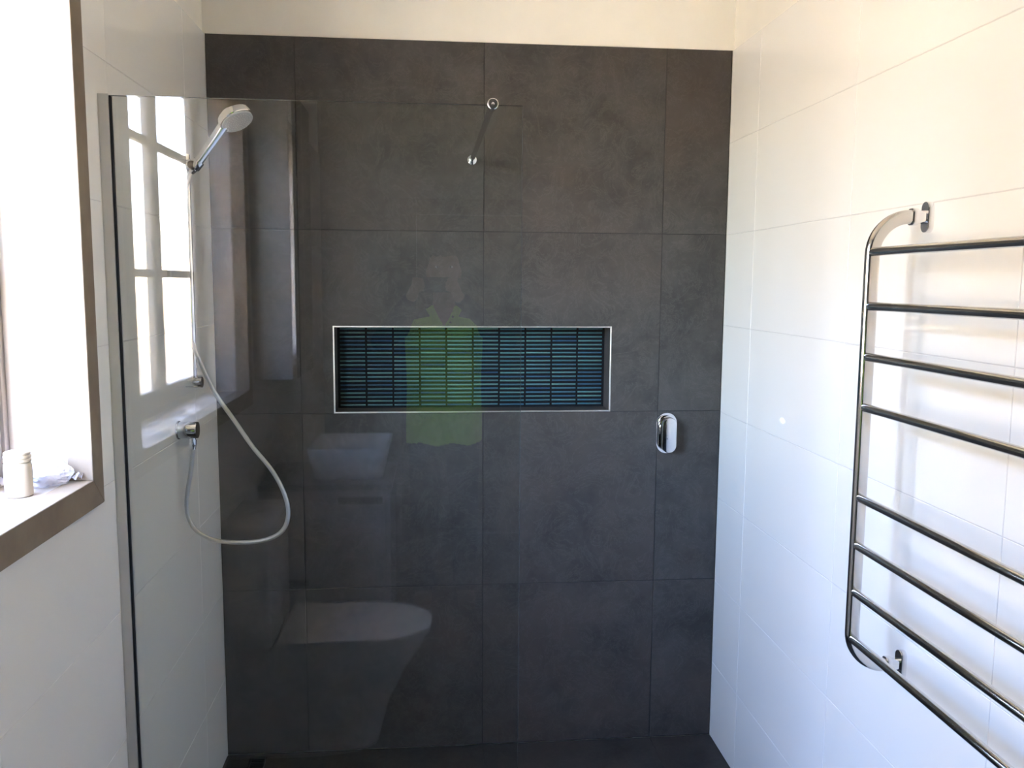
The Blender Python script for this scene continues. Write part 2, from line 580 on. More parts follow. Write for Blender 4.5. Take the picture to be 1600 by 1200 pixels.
# mosaic glaze: colour varies from piece to piece
M_mosaic, nt, b = mat('blue_green_glaze', (0.05, 0.12, 0.15), 0.16)
oi = nt.nodes.new('ShaderNodeObjectInfo')
rp = nt.nodes.new('ShaderNodeValToRGB')
rp.color_ramp.interpolation = 'LINEAR'
els = rp.color_ramp.elements
els[0].position = 0.0; els[0].color = (0.035, 0.085, 0.150, 1)
els[1].position = 1.0; els[1].color = (0.105, 0.225, 0.230, 1)
for p_, c_ in ((0.2, (0.060, 0.150, 0.210)), (0.4, (0.070, 0.170, 0.190)), (0.6, (0.095, 0.215, 0.245)), (0.8, (0.105, 0.240, 0.240))):
    els.new(p_).color = (*c_, 1)
nt.links.new(oi.outputs['Random'], rp.inputs[0])
nn = nt.nodes.new('ShaderNodeTexNoise'); nn.inputs['Scale'].default_value = 60; nn.inputs['Detail'].default_value = 4
tcn = nt.nodes.new('ShaderNodeTexCoord'); nt.links.new(tcn.outputs['Object'], nn.inputs['Vector'])
mxn = nt.nodes.new('ShaderNodeMix'); mxn.data_type = 'RGBA'; mxn.blend_type = 'MULTIPLY'; mxn.inputs[0].default_value = 0.45
nt.links.new(rp.outputs[0], mxn.inputs[6]); nt.links.new(nn.outputs['Color'], mxn.inputs[7])
nt.links.new(mxn.outputs[2], b.inputs['Base Color'])
add_bump(nt, b, nn.outputs['Fac'], 0.15, 0.0003)
def finger():
    """a glazed finger tile: half-round in section, rounded over at both ends"""
    bm = bmesh.new()
    L, R_, D_ = 0.0845, 0.0032, 0.0048
    rings = []
    for x, k in ((-L / 2, 0.55), (-L / 2 + .0006, 0.85), (-L / 2 + .0025, 1.0), (L / 2 - .0025, 1.0), (L / 2 - .0006, 0.85), (L / 2, 0.55)):
        rings.append([(x, -k * D_ * math.sin(a), R_ * (0.85 + 0.15 * k) * math.cos(a)) for a in [PI * i / 8 for i in range(9)]])
    loft(bm, rings)
    bmesh.ops.recalc_face_normals(bm, faces=bm.faces)
    for f in bm.faces:
        f.smooth = True
    me = bpy.data.meshes.new('finger_tile')
    bm.to_mesh(me); bm.free()
    me.materials.append(M_mosaic)
    return me
fm = finger()
px0 = NX0 + .0095
pitch = (NX1 - .0095 - px0) / 10
rows = 20
rz = (NZ1 - NZ0 - .014) / rows
for i in range(10):
    dz = random.uniform(-.0006, .0006)
    for j in range(rows):
        o = link('finger_tile', fm, niche, Vector((px0 + pitch * (i + .5) + random.uniform(-.0007, .0007), ND + .0038,
             NZ0 + .007 + rz * (j + .5) + dz)) - niche.location)
        o.rotation_euler = (random.uniform(-.06, .06), random.uniform(-.003, .003), 0)

# ------------------------------------------------------------------ window in the left wall
win = struct(thing('window_1', 'wide timber sash window in the white tiled wall', 'window', (0, (WY0 + WY1) / 2, CZ0)))
del win['category']
def wb(name, x0, x1, y0, y1, z0, z1, m_, bev=0.0):
    p = win.location
    return obj(name, box(bmesh.new(), x0 - p.x, x1 - p.x, y0 - p.y, y1 - p.y, z0 - p.z, z1 - p.z, bev), m_, win, 40 if bev else None)
def mitre(name, corners, x0, x1, m_):
    bm = bmesh.new()
    p = win.location
    a = [bm.verts.new((x0 - p.x, y - p.y, z - p.z)) for y, z in corners]
    c = [bm.verts.new((x1 - p.x, y - p.y, z - p.z)) for y, z in corners]
    bm.faces.new(a); bm.faces.new(c[::-1])
    for i in range(4):
        bm.faces.new((a[i], c[i], c[(i + 1) % 4], a[(i + 1) % 4]))
    bmesh.ops.recalc_face_normals(bm, faces=bm.faces)
    bmesh.ops.bevel(bm, geom=list(bm.edges), offset=0.0012, segments=1, affect='EDGES')
    return obj(name, bm, m_, win)
XO, XI = 0.009, -0.040
mitre('casing', [(CY1, CZ0), (CY1, CZ1), (WY1, WZ1), (WY1, WZ0)], XI, XO, M_wood)
mitre('casing', [(CY0, CZ0), (CY0, CZ1), (WY0, WZ1), (WY0, WZ0)], XI, XO, M_wood)
mitre('casing', [(CY0, CZ0), (WY0, WZ0), (WY1, WZ0), (CY1, CZ0)], XI, XO, M_wood)
mitre('casing', [(CY0, CZ1), (WY0, WZ1), (WY1, WZ1), (CY1, CZ1)], XI, XO, M_wood)
st = 0.005
wb('sill_board', -0.152, XI - .001, WY0 - .004, WY1 + .004, WZ0 - .03, WZ0 - .003, M_reveal)
wb('jamb_lining', -0.152, XI - .001, WY1 + st, WY1 + .03, WZ0 - .002, WZ1, M_reveal)
wb('jamb_lining', -0.152, XI - .001, WY0 - .03, WY0 - st, WZ0 - .002, WZ1, M_reveal)
wb('head_lining', -0.152, XI - .001, WY0 - .004, WY1 + .004, WZ1 + st, WZ1 + .03, M_reveal)
# outer frame and mullion
MY0, MY1 = -1.825, -1.758
wb('outer_frame', SX - .036, SX - .001, WY0 - .02, WY0 + .012, WZ0 - .02, WZ1 + .02, M_sash, .002)
wb('outer_frame', SX - .036, SX - .001, WY1 - .012, WY1 + .02, WZ0 - .02, WZ1 + .02, M_sash, .002)
wb('outer_frame', SX - .036, SX - .001, WY0 + .0125, WY1 - .0125, WZ0 - .03, WZ0 + .012, M_sash, .002)
wb('outer_frame', SX - .036, SX - .001, WY0 + .0125, WY1 - .0125, WZ1 - .012, WZ1 + .02, M_sash, .002)
wb('mullion', SX - .036, SX + .002, MY0 + .028, MY1 - .028, WZ0 + .0125, WZ1 - .0125, M_sash, .003)
def sash(y0, y1):
    p = win.location
    z0, z1 = WZ0 + .013, WZ1 - .013
    bw = 0.038
    fr_ = wb('sash', SX - .032, SX - .006, y0, y0 + bw, z0, z1, M_sash, .003)
    for nm, a in (('stile', (y1 - bw, y1, z0, z1)), ('rail', (y0 + bw + .0005, y1 - bw - .0005, z0, z0 + .056)), ('rail', (y0 + bw + .0005, y1 - bw - .0005, z1 - .05, z1))):
        bm = box(bmesh.new(), SX - .032 - p.x, SX - .006 - p.x, a[0] - p.y, a[1] - p.y, a[2] - p.z, a[3] - p.z, .003)
        obj(nm, bm, M_sash, fr_, 40)
    for zc in (1.637, 2.035):
        bm = box(bmesh.new(), SX - .030 - p.x, SX - .010 - p.x, y0 + bw - p.y, y1 - bw - p.y, zc - .012 - p.z, zc + .012 - p.z, .003)
        obj('glazing_bar', bm, M_sash, fr_, 40)
    for a, c in ((z0 + .056, 1.625), (1.649, 2.023), (2.047, z1 - .05)):
        bm = box(bmesh.new(), SX - .022 - p.x, SX - .018 - p.x, y0 + bw - p.y, y1 - bw - p.y, a - p.z, c - p.z)
        obj('pane', bm, M_pane, fr_)
sash(WY0 + .013, MY0 + .027)
sash(MY1 - .027, WY1 - .013)

# ------------------------------------------------------------------ rear door (only glimpsed in the glass)
d = thing('door_1', 'dark panelled door in the rear wall', 'door', (0.975, REAR, 0.0))
del d['category']
struct(d)
def db(name, x0, x1, y0, y1, z0, z1, m_, bev=.003, par=None):
    p = d.location
    return obj(name, box(bmesh.new(), x0 - p.x, x1 - p.x, y0 - p.y, y1 - p.y, z0 - p.z, z1 - p.z, bev), m_, par or d)
leaf = db('door_leaf', 0.585, 1.365, REAR - .05, REAR - .012, 0.01, 2.03, M_door)
for x0, x1 in ((0.67, 0.94), (1.01, 1.28)):
    for z0, z1 in ((0.2, 0.9), (1.05, 1.9)):
        db('door_panel', x0, x1, REAR - .014, REAR - .006, z0, z1, M_door, .004, leaf)
bm = bmesh.new()
rod(bm, (-.33, -.012, 1.0), (-.33, .045, 1.0), 0.011)
rod(bm, (-.33, .045, 1.0), (-.22, .045, 1.0), 0.009)
obj('door_handle', bm, M_satin, leaf, 40)
for a in ((0.48, 0.58, 0, 2.13), (1.37, 1.47, 0, 2.13), (0.5805, 1.3695, 2.04, 2.13)):
    db('door_frame', a[0], a[1], REAR - .06 if False else REAR + .0005, REAR + .018, a[2], a[3], M_door)
for a in ((0.552, 0.58, 0.0, 2.055), (1.37, 1.398, 0.0, 2.055), (0.5805, 1.3695, 2.035, 2.055)):
    db('door_lining', a[0], a[1], REAR - .148, REAR, a[2], a[3], M_door)

# ------------------------------------------------------------------ shower screen
GY, GZ, GX = -0.930, 2.003, 0.901
TH = 0.005           # the panel stands a hair out of square
def gpt(x, y, z):
    return Vector((x, GY + y - TH * x, z))
scr = thing('shower_screen', 'fixed clear glass shower panel in a wall channel left of the dark wall', 'shower screen', (0.02, GY, 0))
bm = bmesh.new()
x0, x1 = 0.012, GX
Vv = [bm.verts.new(gpt(x, y, z) - scr.location) for x in (x0, x1) for y in (0.0, 0.010) for z in (0.012, GZ)]
fcs = [bm.faces.new([Vv[i] for i in q]) for q in ((0, 1, 3, 2), (4, 6, 7, 5), (0, 4, 5, 1), (2, 3, 7, 6), (0, 2, 6, 4), (1, 5, 7, 3))]
for k in (0, 1, 4, 5):
    fcs[k].material_index = 1
obj('glass_panel', bm, [M_glass, M_gedge], scr)
bm = bmesh.new()
for a in ((0.0003, 0.0035, -.008, .018), (0.0035, 0.0225, -.008, -.0045), (0.0035, 0.0225, .0145, .018)):
    box(bm, a[0] - .02, a[1] - .02, a[2], a[3], 0.001, GZ + .002, .0005)
obj('wall_channel', bm, M_alu, scr)
bm = box(bmesh.new(), 0.0165 - .02, 0.0262 - .02, -.0042, -.0008, 0.012, GZ - .001)
box(bm, 0.0040 - .02, 0.0225 - .02, 0.0106, 0.0140, 0.012, GZ - .001)
obj('rubber_seal', bm, M_seal, scr)
bm = box(bmesh.new(), 0.0, GX - .02, -.002, .012, 0.0003, 0.0115)
for v in bm.verts:
    v.co.y -= TH * v.co.x
obj('base_seal', bm, M_seal, scr)

# stabiliser arm from the back wall to the glass top
arm = thing('stabiliser_arm', 'round chrome support arm from the dark wall to the glass top', 'support arm', (0.834, 0, 2.011))
ax = 0.0
bm = bmesh.new()
lathe(bm, (0, -.0005, 0), (0, -1, 0), [(0, .0165), (.003, .0165), (.006, .0150), (.008, .0105), (.020, .0100), (.021, .0085)], 32)
obj('wall_flange', bm, M_chrome, arm, 35)
yg = GY - TH * .834
bm = rod(bmesh.new(), (0, -.020, 0), (0, yg + .030, -.006), .0076, 24)
obj('rod', bm, M_satin, arm, 35)
bm = bmesh.new()
lathe(bm, (0, yg + .034, -.006), (0, -1, 0), [(0, .0085), (.002, .0105), (.020, .0105), (.021, .0120), (.0235, .0120)], 32)
lathe(bm, (0, yg - .0005, -.008), (0, -1, 0), [(0, .0120), (.009, .0125), (.011, .0118), (.012, .0105), (.012, .004)], 32)
box(bm, -.004, .004, yg - .004, yg + .02, -.002, .004, .001)
cl = obj('glass_clamp', bm, M_chrome, arm, 35)
bm = rod(bmesh.new(), (0, yg - .0118, -.008), (0, yg - .0135, -.008), .0032, 16, .0006)
obj('grub_screw', bm, M_satin, cl, 35)

# ------------------------------------------------------------------ hand shower on its rail
RX, RY = 0.050, -0.450
shr = thing('shower_rail', 'vertical chrome slide rail on the white wall behind the glass', 'shower rail', (0, RY, 1.33))
bm = rod(bmesh.new(), (RX, 0, 0.005), (RX, 0, 0.620), .0085, 28, .001)
obj('rail_tube', bm, M_chrome, shr, 35)
for z, l in ((0.008, 'lower'), (0.592, 'upper')):
    bm = bmesh.new()
    lathe(bm, (0.0005, 0, z), (1, 0, 0), [(0, .0150), (.002, .0155), (.069, .0155), (.071, .0148), (.0715, .0125)], 36)
    e = obj('wall_post', bm, M_chrome, shr, 35)
    bm = lathe(bmesh.new(), (0.0716, 0, z), (1, 0, 0), [(0, .0125), (.0008, .012), (.0009, .004)], 36)
    ec = obj('end_cap', bm, M_satin, e, 35)
    ec['label'] = 'darker flat %s end cap' % l
# slider with the holder cone
hd = Vector((0.60, -0.05, 0.80)).normalized()            # direction of the handle
hb = Vector((0.078, -0.010, 0.592))                       # where the handle sits in the holder
bm = bmesh.new()
lathe(bm, hb - hd * .012, hd, [(0, .0130), (.003, .0145), (.022, .0155), (.024, .0150), (.024, .0128)], 32)
hol = obj('slider_holder', bm, M_chrome, shr, 35)
hol.location = (0, 0, 0)
bm = bmesh.new()
lathe(bm, (RX + .012, 0.004, 0.590), (0.25, -1, 0), [(0, .010), (.020, .013), (.028, .013), (.030, .011)], 28)
obj('clamp_knob', bm, M_satin, hol, 35)

# handset
hs = thing('hand_shower', 'round chrome hand shower tilted in its slide rail holder', 'shower head', shr.location + hb)
P0 = Vector((0, 0, 0)) - hd * .012
headc = Vector((0.110, -0.010, 0.116))                    # centre of the head relative to the holder
fn = Vector((0.47, -0.28, -0.84)).normalized()            # way the spray face looks
path = catmull([P0, hd * .03, hd * .075, Vector((.076, -.007, .102)), Vector((.094, -.004, .128))], 8)
bm = bmesh.new()
n_ = len(path)
sweep(bm, path, [(u * 1.0, v) for u, v in circ(.0122, 24)], up=(0, 1, 0), scale=lambda i: 0.92 + 0.38 * (i / (n_ - 1)) ** 1.5)
obj('handle', bm, M_chrome, hs, 50)
bm = bmesh.new()
back = headc - fn * .026
lathe(bm, back, fn, [(0, .008), (.001, .026), (.004, .038), (.010, .0445), (.017, .0465), (.024, .0478), (.028, .0478), (.030, .0465), (.030, .0425)], 48)
obj('head_shell', bm, M_chrome, hs, 30)
bm = bmesh.new()
fc = headc + fn * .0038
lathe(bm, fc, fn, [(-.002, .0425), (.0022, .0425), (.0035, .0405), (.0040, .036), (.0045, .010), (.0045, .0005)], 48)
fo = obj('spray_face', bm, M_face, hs, 30)
bm = bmesh.new()
s_, t_, _d = frame(fn)
for ring, cnt in ((0.006, 6), (0.013, 12), (0.020, 16), (0.027, 22), (0.034, 26)):
    for k in range(cnt):
        a = 2 * PI * k / cnt + ring * 40
        q = fc + fn * .0040 + (s_ * math.cos(a) + t_ * math.sin(a)) * ring
        lathe(bm, q, fn, [(0, .0013), (.0016, .0010), (.0018, .0004)], 8)
no = obj('nozzles', bm, M_nozzle, fo)
no['kind'] = 'stuff'
bm = bmesh.new()
# spray selector tab on the rim, beside the handle
tabd = (Vector((-0.66, -0.10, -0.62)) - fn * Vector((-0.66, -0.10, -0.62)).dot(fn)).normalized()
q = headc + fn * .001 + tabd * .046
sd = fn.cross(tabd)
A = Matrix((sd, tabd, fn)).transposed()
b2 = box(bmesh.new(), -.0055, .0055, -.003, .009, -.008, .004, .0012)
for v in b2.verts:
    v.co = A @ v.co + q
merge(bm, b2)
obj('selector_tab', bm, M_nozzle, hs, 40)
bm = lathe(bmesh.new(), P0 + hd * .003, -hd, [(0, .0100), (.004, .0105), (.010, .0095), (.014, .0085), (.018, .0068)], 24)
nut = obj('hose_nut', bm, M_chrome, hs, 35)

# hose
hz = shr.location + hb + P0 - hd * .014
pts = [hz, Vector((.046, -.484, 1.840)), Vector((.022, -.502, 1.760)), Vector((.013, -.510, 1.680)), Vector((.015, -.508, 1.600)), Vector((.033, -.498, 1.520)), Vector((.056, -.486, 1.450)),
       Vector((.080, -.470, 1.377)), Vector((.108, -.458, 1.306)), Vector((.152, -.45, 1.234)), Vector((.202, -.45, 1.156)), Vector((.253, -.45, 1.088)),
       Vector((.284, -.45, 1.024)), Vector((.295, -.45, 0.968)), Vector((.283, -.45, 0.922)), Vector((.248, -.45, 0.895)), Vector((.186, -.45, 0.883)),
       Vector((.098, -.45, 0.889)), Vector((.043, -.45, 0.918)), Vector((.020, -.45, 0.963)), Vector((.019, -.45, 1.015)), Vector((.031, -.45, 1.082)), Vector((.040, -.45, 1.1505))]
hp = catmull(pts, 14)
ref = 0.0064
bm = bmesh.new()
# ribs: resample finely and alternate the radius
sm = [hp[0]]
acc = 0.0
step = 0.0022
for a, c in zip(hp, hp[1:]):
    L = (c - a).length
    while acc + L >= step:
        t = (step - acc) / L
        a = a + (c - a) * t
        sm.append(a.copy())
        L = (c - a).length
        acc = 0.0
    acc += L
O_ = sm[-1].copy()
sweep(bm, [p - O_ for p in sm], circ(ref, 10), scale=lambda i: 1.0 if i % 2 else 0.93)
hose = obj('shower_hose', bm, M_hose, None, 80, loc=O_)
tag(hose, 'silver shower hose hanging in a long loop from the hand shower', 'hose')

# wall outlet elbow
el = thing('hose_outlet', 'short round chrome wall outlet where the hose loop ends', 'wall outlet', (0, RY, 1.205))
bm = lathe(bmesh.new(), (0.0005, 0, 0), (1, 0, 0), [(0, .0262), (.003, .0262), (.005, .0255), (.0055, .02)], 40)
obj('cover_plate', bm, M_chrome, el, 35)
bm = lathe(bmesh.new(), (0.0060, 0, 0), (1, 0, 0), [(0, .0235), (.0465, .0235), (.0480, .0225), (.0480, .01)], 40)
obj('outlet_body', bm, M_chrome, el, 35)
bm = lathe(bmesh.new(), (0.0542, 0, 0), (1, 0, 0), [(0, .0222), (.0006, .0228), (.0007, .01)], 40)
obj('end_face', bm, M_satin, el, 35)['label'] = 'dark flat end face'
bm = lathe(bmesh.new(), (0.040, 0, -.020), (0, 0, -1), [(0, .0085), (.006, .0085), (.006, .0105), (.020, .0105), (.0215, .0098), (.034, .0080)], 28)
for v in bm.verts:
    v.co.x -= .008 * 0
obj('hose_nut', bm, M_chrome, el, 35)

# ------------------------------------------------------------------ shower mixer on the back wall
mx_ = thing('shower_mixer', 'chrome stadium shaped shower mixer on the dark wall right of the niche', 'mixer tap', (1.504, 0, 1.106))
def stad_loft(layers, m_, name, parent, sm=35):
    """layers: (y, width, height, dx, dz)"""
    bm = bmesh.new()
    rings = []
    for y, w, h, dx, dz in layers:
        rings.append([(x + dx, -y, z + dz) for x, z in stadium(w, h)])
    loft(bm, rings)
    return obj(name, bm, m_, parent, sm)
stad_loft([(.0005, .072, .142, 0, 0), (.007, .072, .142, 0, 0), (.0085, .070, .140, 0, 0), (.0085, .05, .12, 0, 0)], M_chrome, 'back_plate', mx_)
stad_loft([(.0087, .054, .054 + .012, 0, .012), (.017, .053, .065, 0, .012), (.019, .051, .063, 0, .012)], M_satin, 'cartridge_collar', mx_)
stad_loft([(.019, .050, .122, 0, -.001), (.020, .051, .123, 0, -.001), (.043, .050, .121, 0, -.002), (.0455, .0485, .119, 0, -.002), (.0463, .045, .115, 0, -.002)], M_chrome, 'lever', mx_)

# ------------------------------------------------------------------ floor waste
dr = thing('floor_drain', 'small rectangular floor drain in the corner below the hand shower', 'drain', (0.108, -0.0765, 0))
bm = bmesh.new()
for a in ((-.0265, .0265, -.047, -.042), (-.0265, .0265, .042, .047), (-.0265, -.0215, -.042, .042), (.0215, .0265, -.042, .042)):
    box(bm, a[0], a[1], a[2], a[3], -.008, -.0005)
obj('grate_frame', bm, M_drain, dr)
for k in range(7):
    y = -.036 + .012 * k
    bm = box(bmesh.new(), -.0212, .0212, y - .0035, y + .0035, -.007, -.0012, .0006)
    obj('grate_bar', bm, M_drain, dr)

# ------------------------------------------------------------------ heated towel rail on the right wall
tr_ = thing('towel_rail', 'polished stainless ladder towel rail with eight round bars on the right wall', 'towel rail', (W, -1.215, 0.80))
def side(y, lab):
    p = tr_.location
    xc = 1.576
    zt, zb_, R_ = 1.751, 0.816, 0.075
    P = [Vector((W - .040, y, zt))]
    for i in range(13):
        a = PI / 2 * i / 12
        P.append(Vector((xc + R_ - R_ * math.sin(a), y, zt - R_ + R_ * math.cos(a))))
    for i in range(1, 8):
        P.append(Vector((xc, y, zt - R_ - (zt - zb_ - 2 * R_) * i / 8)))
    for i in range(13):
        a = PI / 2 * i / 12
        P.append(Vector((xc + R_ - R_ * math.cos(a), y, zb_ + R_ - R_ * math.sin(a))))
    P.append(Vector((W - .040, y, zb_)))
    bm = bmesh.new()
    sweep(bm, [q - p for q in P], rrect(.028, .019, .0075, 5), up=(0, 1, 0))
    o = obj('side_tube', bm, M_satin, tr_, 50)
    for z in (zt, zb_):
        bm = bmesh.new()
        def st_ring(x, w, h):
            return [(x - p.x, y + u - p.y, z + v - p.z) for u, v in stadium(w, h)]
        loft(bm, [st_ring(W - .0005, .027, .062), st_ring(W - .011, .027, .062), st_ring(W - .0125, .0255, .0605), st_ring(W - .0125, .02, .05)])
        br = obj('bracket', bm, M_chrome, tr_, 35)
        bm = bmesh.new()
        loft(bm, [[(x - p.x, y + u - p.y, z + v - p.z) for u, v in rrect(w, h, r, 5)] for x, w, h, r in ((W - .0125, .018, .026, .007), (W - .030, .018, .026, .007), (W - .030, .0225, .034, .008), (W - .0335, .0232, .0345, .008), (W - .0405, .0232, .0345, .008), (W - .042, .0215, .033, .007))])
        obj('collar', bm, M_chrome, br, 35)
    return o
y2 = -1.215 - 0.560
side(-1.215, '')
side(y2, '')
for z in (1.681, 1.573, 1.471, 1.368, 1.180, 1.079, 0.979, 0.878):
    bm = bmesh.new()
    rod(bm, (1.574 - W, -.0085, z - .80), (1.574 - W, y2 + 1.215 + .0085, z - .80), .0088, 22)
    obj('bar', bm, M_satin, tr_, 40)

# ------------------------------------------------------------------ on the window sill
SZ = WZ0 - .003
bt = thing('bottle', 'small cream bottle with ribbed cap on the window sill', 'bottle', (-0.085, -1.195, SZ))
r0 = .0245
bm = lathe(bmesh.new(), (0, 0, 0.0004), (0, 0, 1), [(0, r0 - .003), (.0015, r0 - .0008), (.004, r0), (.058, r0), (.063, r0 - .001), (.066, r0 - .004)], 40)
obj('bottle_body', bm, M_bottle, bt, 50)
bm = lathe(bmesh.new(), (0, 0, .066), (0, 0, 1), [(0, r0 - .003), (.002, r0 - .0005), (.0055, r0 - .0005), (.0072, r0 - .0028), (.009, r0 - .0005), (.0125, r0 - .0005), (.0142, r0 - .0028), (.016, r0 - .0012), (.019, r0 - .0015), (.021, r0 - .004), (.021, .004)], 40)
obj('bottle_cap', bm, M_bottle, bt, 50)

# crumpled clear bag of small fittings
import mathutils.noise as mn
bg_ = thing('plastic_bag', 'crumpled clear plastic bag of white fittings in the window sill corner', 'bag', (-0.078, -1.102, SZ))
def blob(cx_, cy_, cz_, a, b_, c, amp, fr, sub, seed, ridge=True):
    bm = bmesh.new()
    bmesh.ops.create_icosphere(bm, subdivisions=sub, radius=1)
    for v in bm.verts:
        n = v.co.normalized()
        q = n * fr + Vector((seed, seed * 1.7, -seed))
        d_ = mn.noise(q)
        d2 = 1 - abs(mn.noise(q * 2.1)) * 2
        k = 1 + amp * (d_ + (0.5 * d2 if ridge else 0))
        v.co = Vector((cx_ + n.x * a * k, cy_ + n.y * b_ * k, cz_ + n.z * c * k))
        if v.co.z < .0006:
            v.co.z = .0006 + .0004 * abs(n.x)
    return bm
obj('bag_film', blob(0, 0, .024, .050, .043, .029, .20, 1.9, 5, 3.1), M_bag, bg_, 28)
bm = bmesh.new()
# loose gathered ends of the film
for sgn, (ex, ey) in ((1, (.058, .018)), (-1, (-.060, -.02))):
    rows_ = []
    for i in range(8):
        t = i / 7
        rows_.append([bm.verts.new((ex * (.75 + .42 * t), ey + (j / 6 - .5) * (.022 + .026 * t), .010 + .010 * math.sin(j * 1.9 + i) * t + .008 * t)) for j in range(7)])
    for a, c in zip(rows_, rows_[1:]):
        for j in range(6):
            bm.faces.new((a[j], a[j + 1], c[j + 1], c[j]))
bmesh.ops.solidify(bm, geom=list(bm.faces), thickness=.0003)
obj('loose_film', bm, M_bag, bg_, 40)
obj('white_insert', blob(.004, .012, .020, .028, .024, .0185, .22, 2.0, 4, 8.2), M_whitewad, bg_, 35)
for k, (x, y, z, dx, dy) in enumerate(((-.012, -.014, .009, .8, .5), (.012, -.018, .011, .5, -.8), (.0, -.022, .016, .9, .1))):
    bm = rod(bmesh.new(), Vector((x, y, z)) - Vector((dx, dy, .1)) * .014, Vector((x, y, z)) + Vector((dx, dy, .1)) * .014, .0042, 14, .001)
    obj('blue_fitting', bm, M_blueplastic, bg_, 40)

# ------------------------------------------------------------------ toilet under the window (seen only in the glass)
to = thing('toilet', 'white back to wall toilet with closed lid beneath the window', 'toilet', (0.0, -1.945, 0))
def dshape(w, x0, x1, n=40, e=2.5):
    """plan outline: straight at the back (x0), rounded at the front (x1)"""
    pts = []
    L = x1 - x0
    for i in range(n + 1):
        a = -PI / 2 + PI * i / n
        c, s = math.cos(a), math.sin(a)
        pts.append((x0 + L * 0.45 + L * 0.55 * abs(c) ** (2 / e) * (1 if c >= 0 else -1), w / 2 * abs(s) ** (2 / e) * (1 if s >= 0 else -1)))
    pts.append((x0 + L * .05, w / 2 * .98)); pts.append((x0, w / 2 * .93))
    pts.append((x0, -w / 2 * .93)); pts.append((x0 + L * .05, -w / 2 * .98))
    return pts
bm = bmesh.new()
rings = []
for z, w, xf in ((0.0005, .24, .50), (.02, .245, .505), (.15, .26, .54), (.27, .30, .60), (.35, .335, .655), (.395, .35, .675), (.402, .345, .672)):
    rings.append([(x, y, z) for x, y in dshape(w, 0.002, xf)])
loft(bm, rings)
obj('pan', bm, M_ceramic, to, 40)
bm = bmesh.new()
loft(bm, [[(x, y, z) for x, y in dshape(w, .185, xf)] for z, w, xf in ((.4035, .352, .680), (.406, .358, .685), (.412, .358, .685), (.414, .354, .681))])
obj('seat', bm, M_ceramic, to, 40)
bm = bmesh.new()
loft(bm, [[(x, y, z) for x, y in dshape(w, x0_, xf)] for z, w, xf, x0_ in ((.4155, .356, .683, .180), (.418, .360, .688, .178), (.430, .360, .688, .178), (.434, .352, .680, .182), (.4345, .30, .63, .20))])
obj('lid', bm, M_ceramic, to, 40)
bm = box(bmesh.new(), .002, .165, -.185, .185, .403, .80, .018, 4)
ci = obj('cistern', bm, M_ceramic, to, 40)
bm = box(bmesh.new(), .002, .170, -.190, .190, .8005, .825, .008, 3)
obj('cistern_lid', bm, M_ceramic, ci, 40)
bm = lathe(bmesh.new(), (.085, 0, .8255), (0, 0, 1), [(0, .028), (.004, .028), (.006, .025)], 32)
obj('flush_button', bm, M_chrome, ci, 35)

# ------------------------------------------------------------------ vanity, basin and mirror cabinet beside the camera (seen only in the glass)
VY1, VY0 = -2.400, -2.84
va = thing('vanity_cabinet', 'pale grey vanity cabinet with dark slot pulls beyond the toilet', 'vanity', (0, (VY0 + VY1) / 2, 0))
p = va.location
bm = box(bmesh.new(), .002, .500, VY0 - p.y, VY1 - p.y, .18, .790, .003)
obj('cabinet_body', bm, M_laminate, va)
bm = box(bmesh.new(), .002, .528, VY0 - .005 - p.y, VY1 + .008 - p.y, .7905, .815, .002)
obj('counter_top', bm, M_counter, va)
for z0, z1 in ((.19, .48), (.485, .785)):
    bm = box(bmesh.new(), .5005, .520, VY0 + .003 - p.y, VY1 - .003 - p.y, z0, z1, .002)
    dr_ = obj('drawer', bm, M_laminate, va)
    bm = box(bmesh.new(), .5203, .532, -.09, .09, z1 - .05, z1 - .035, .002)
    obj('pull', bm, M_slot, dr_)
for x0_, z_ in ((.315, .735), (.02, .40)):
    bm = box(bmesh.new(), x0_, x0_ + .175, VY1 + .0003 - p.y, VY1 + .012 - p.y, z_, z_ + .028, .005, 3)
    obj('side_pull', bm, M_slot, va, 40)
ba = thing('wash_basin', 'white rectangular basin standing on the vanity counter', 'basin', (.350, (VY0 + VY1) / 2, .8155))
bm = bmesh.new()
def br_(z, w, l, r):
    return [(u, v, z) for u, v in rrect(w, l, r, 6)]
loft(bm, [br_(0, .26, .32, .03), br_(.01, .28, .34, .03), br_(.13, .33, .39, .035), br_(.135, .328, .388, .034), br_(.135, .306, .366, .03), br_(.12, .30, .36, .03), br_(.03, .24, .30, .03), br_(.022, .20, .26, .03)])
obj('basin_bowl', bm, M_ceramic, ba, 40)
bm = lathe(bmesh.new(), (0, 0, .0225), (0, 0, 1), [(0, .022), (.003, .022), (.004, .018)], 28)
obj('waste', bm, M_chrome, ba, 35)
ca = thing('mirror_cabinet', 'tall pale grey mirror cabinet on the wall above the basin', 'cabinet', (0, (VY0 + VY1) / 2, 1.235))
bm = box(bmesh.new(), .001, .150, VY0 - p.y, VY1 + .012 - p.y, 0, 1.10, .002)
obj('cabinet_body', bm, M_laminate, ca)
for s in (-1, 1):
    bm = box(bmesh.new(), .1505, .166, (0.002 if s > 0 else VY0 - p.y + .002), (VY1 + .012 - p.y if s > 0 else -.002), .003, 1.097, .001)
    obj('mirror_door', bm, M_mirror, ca)

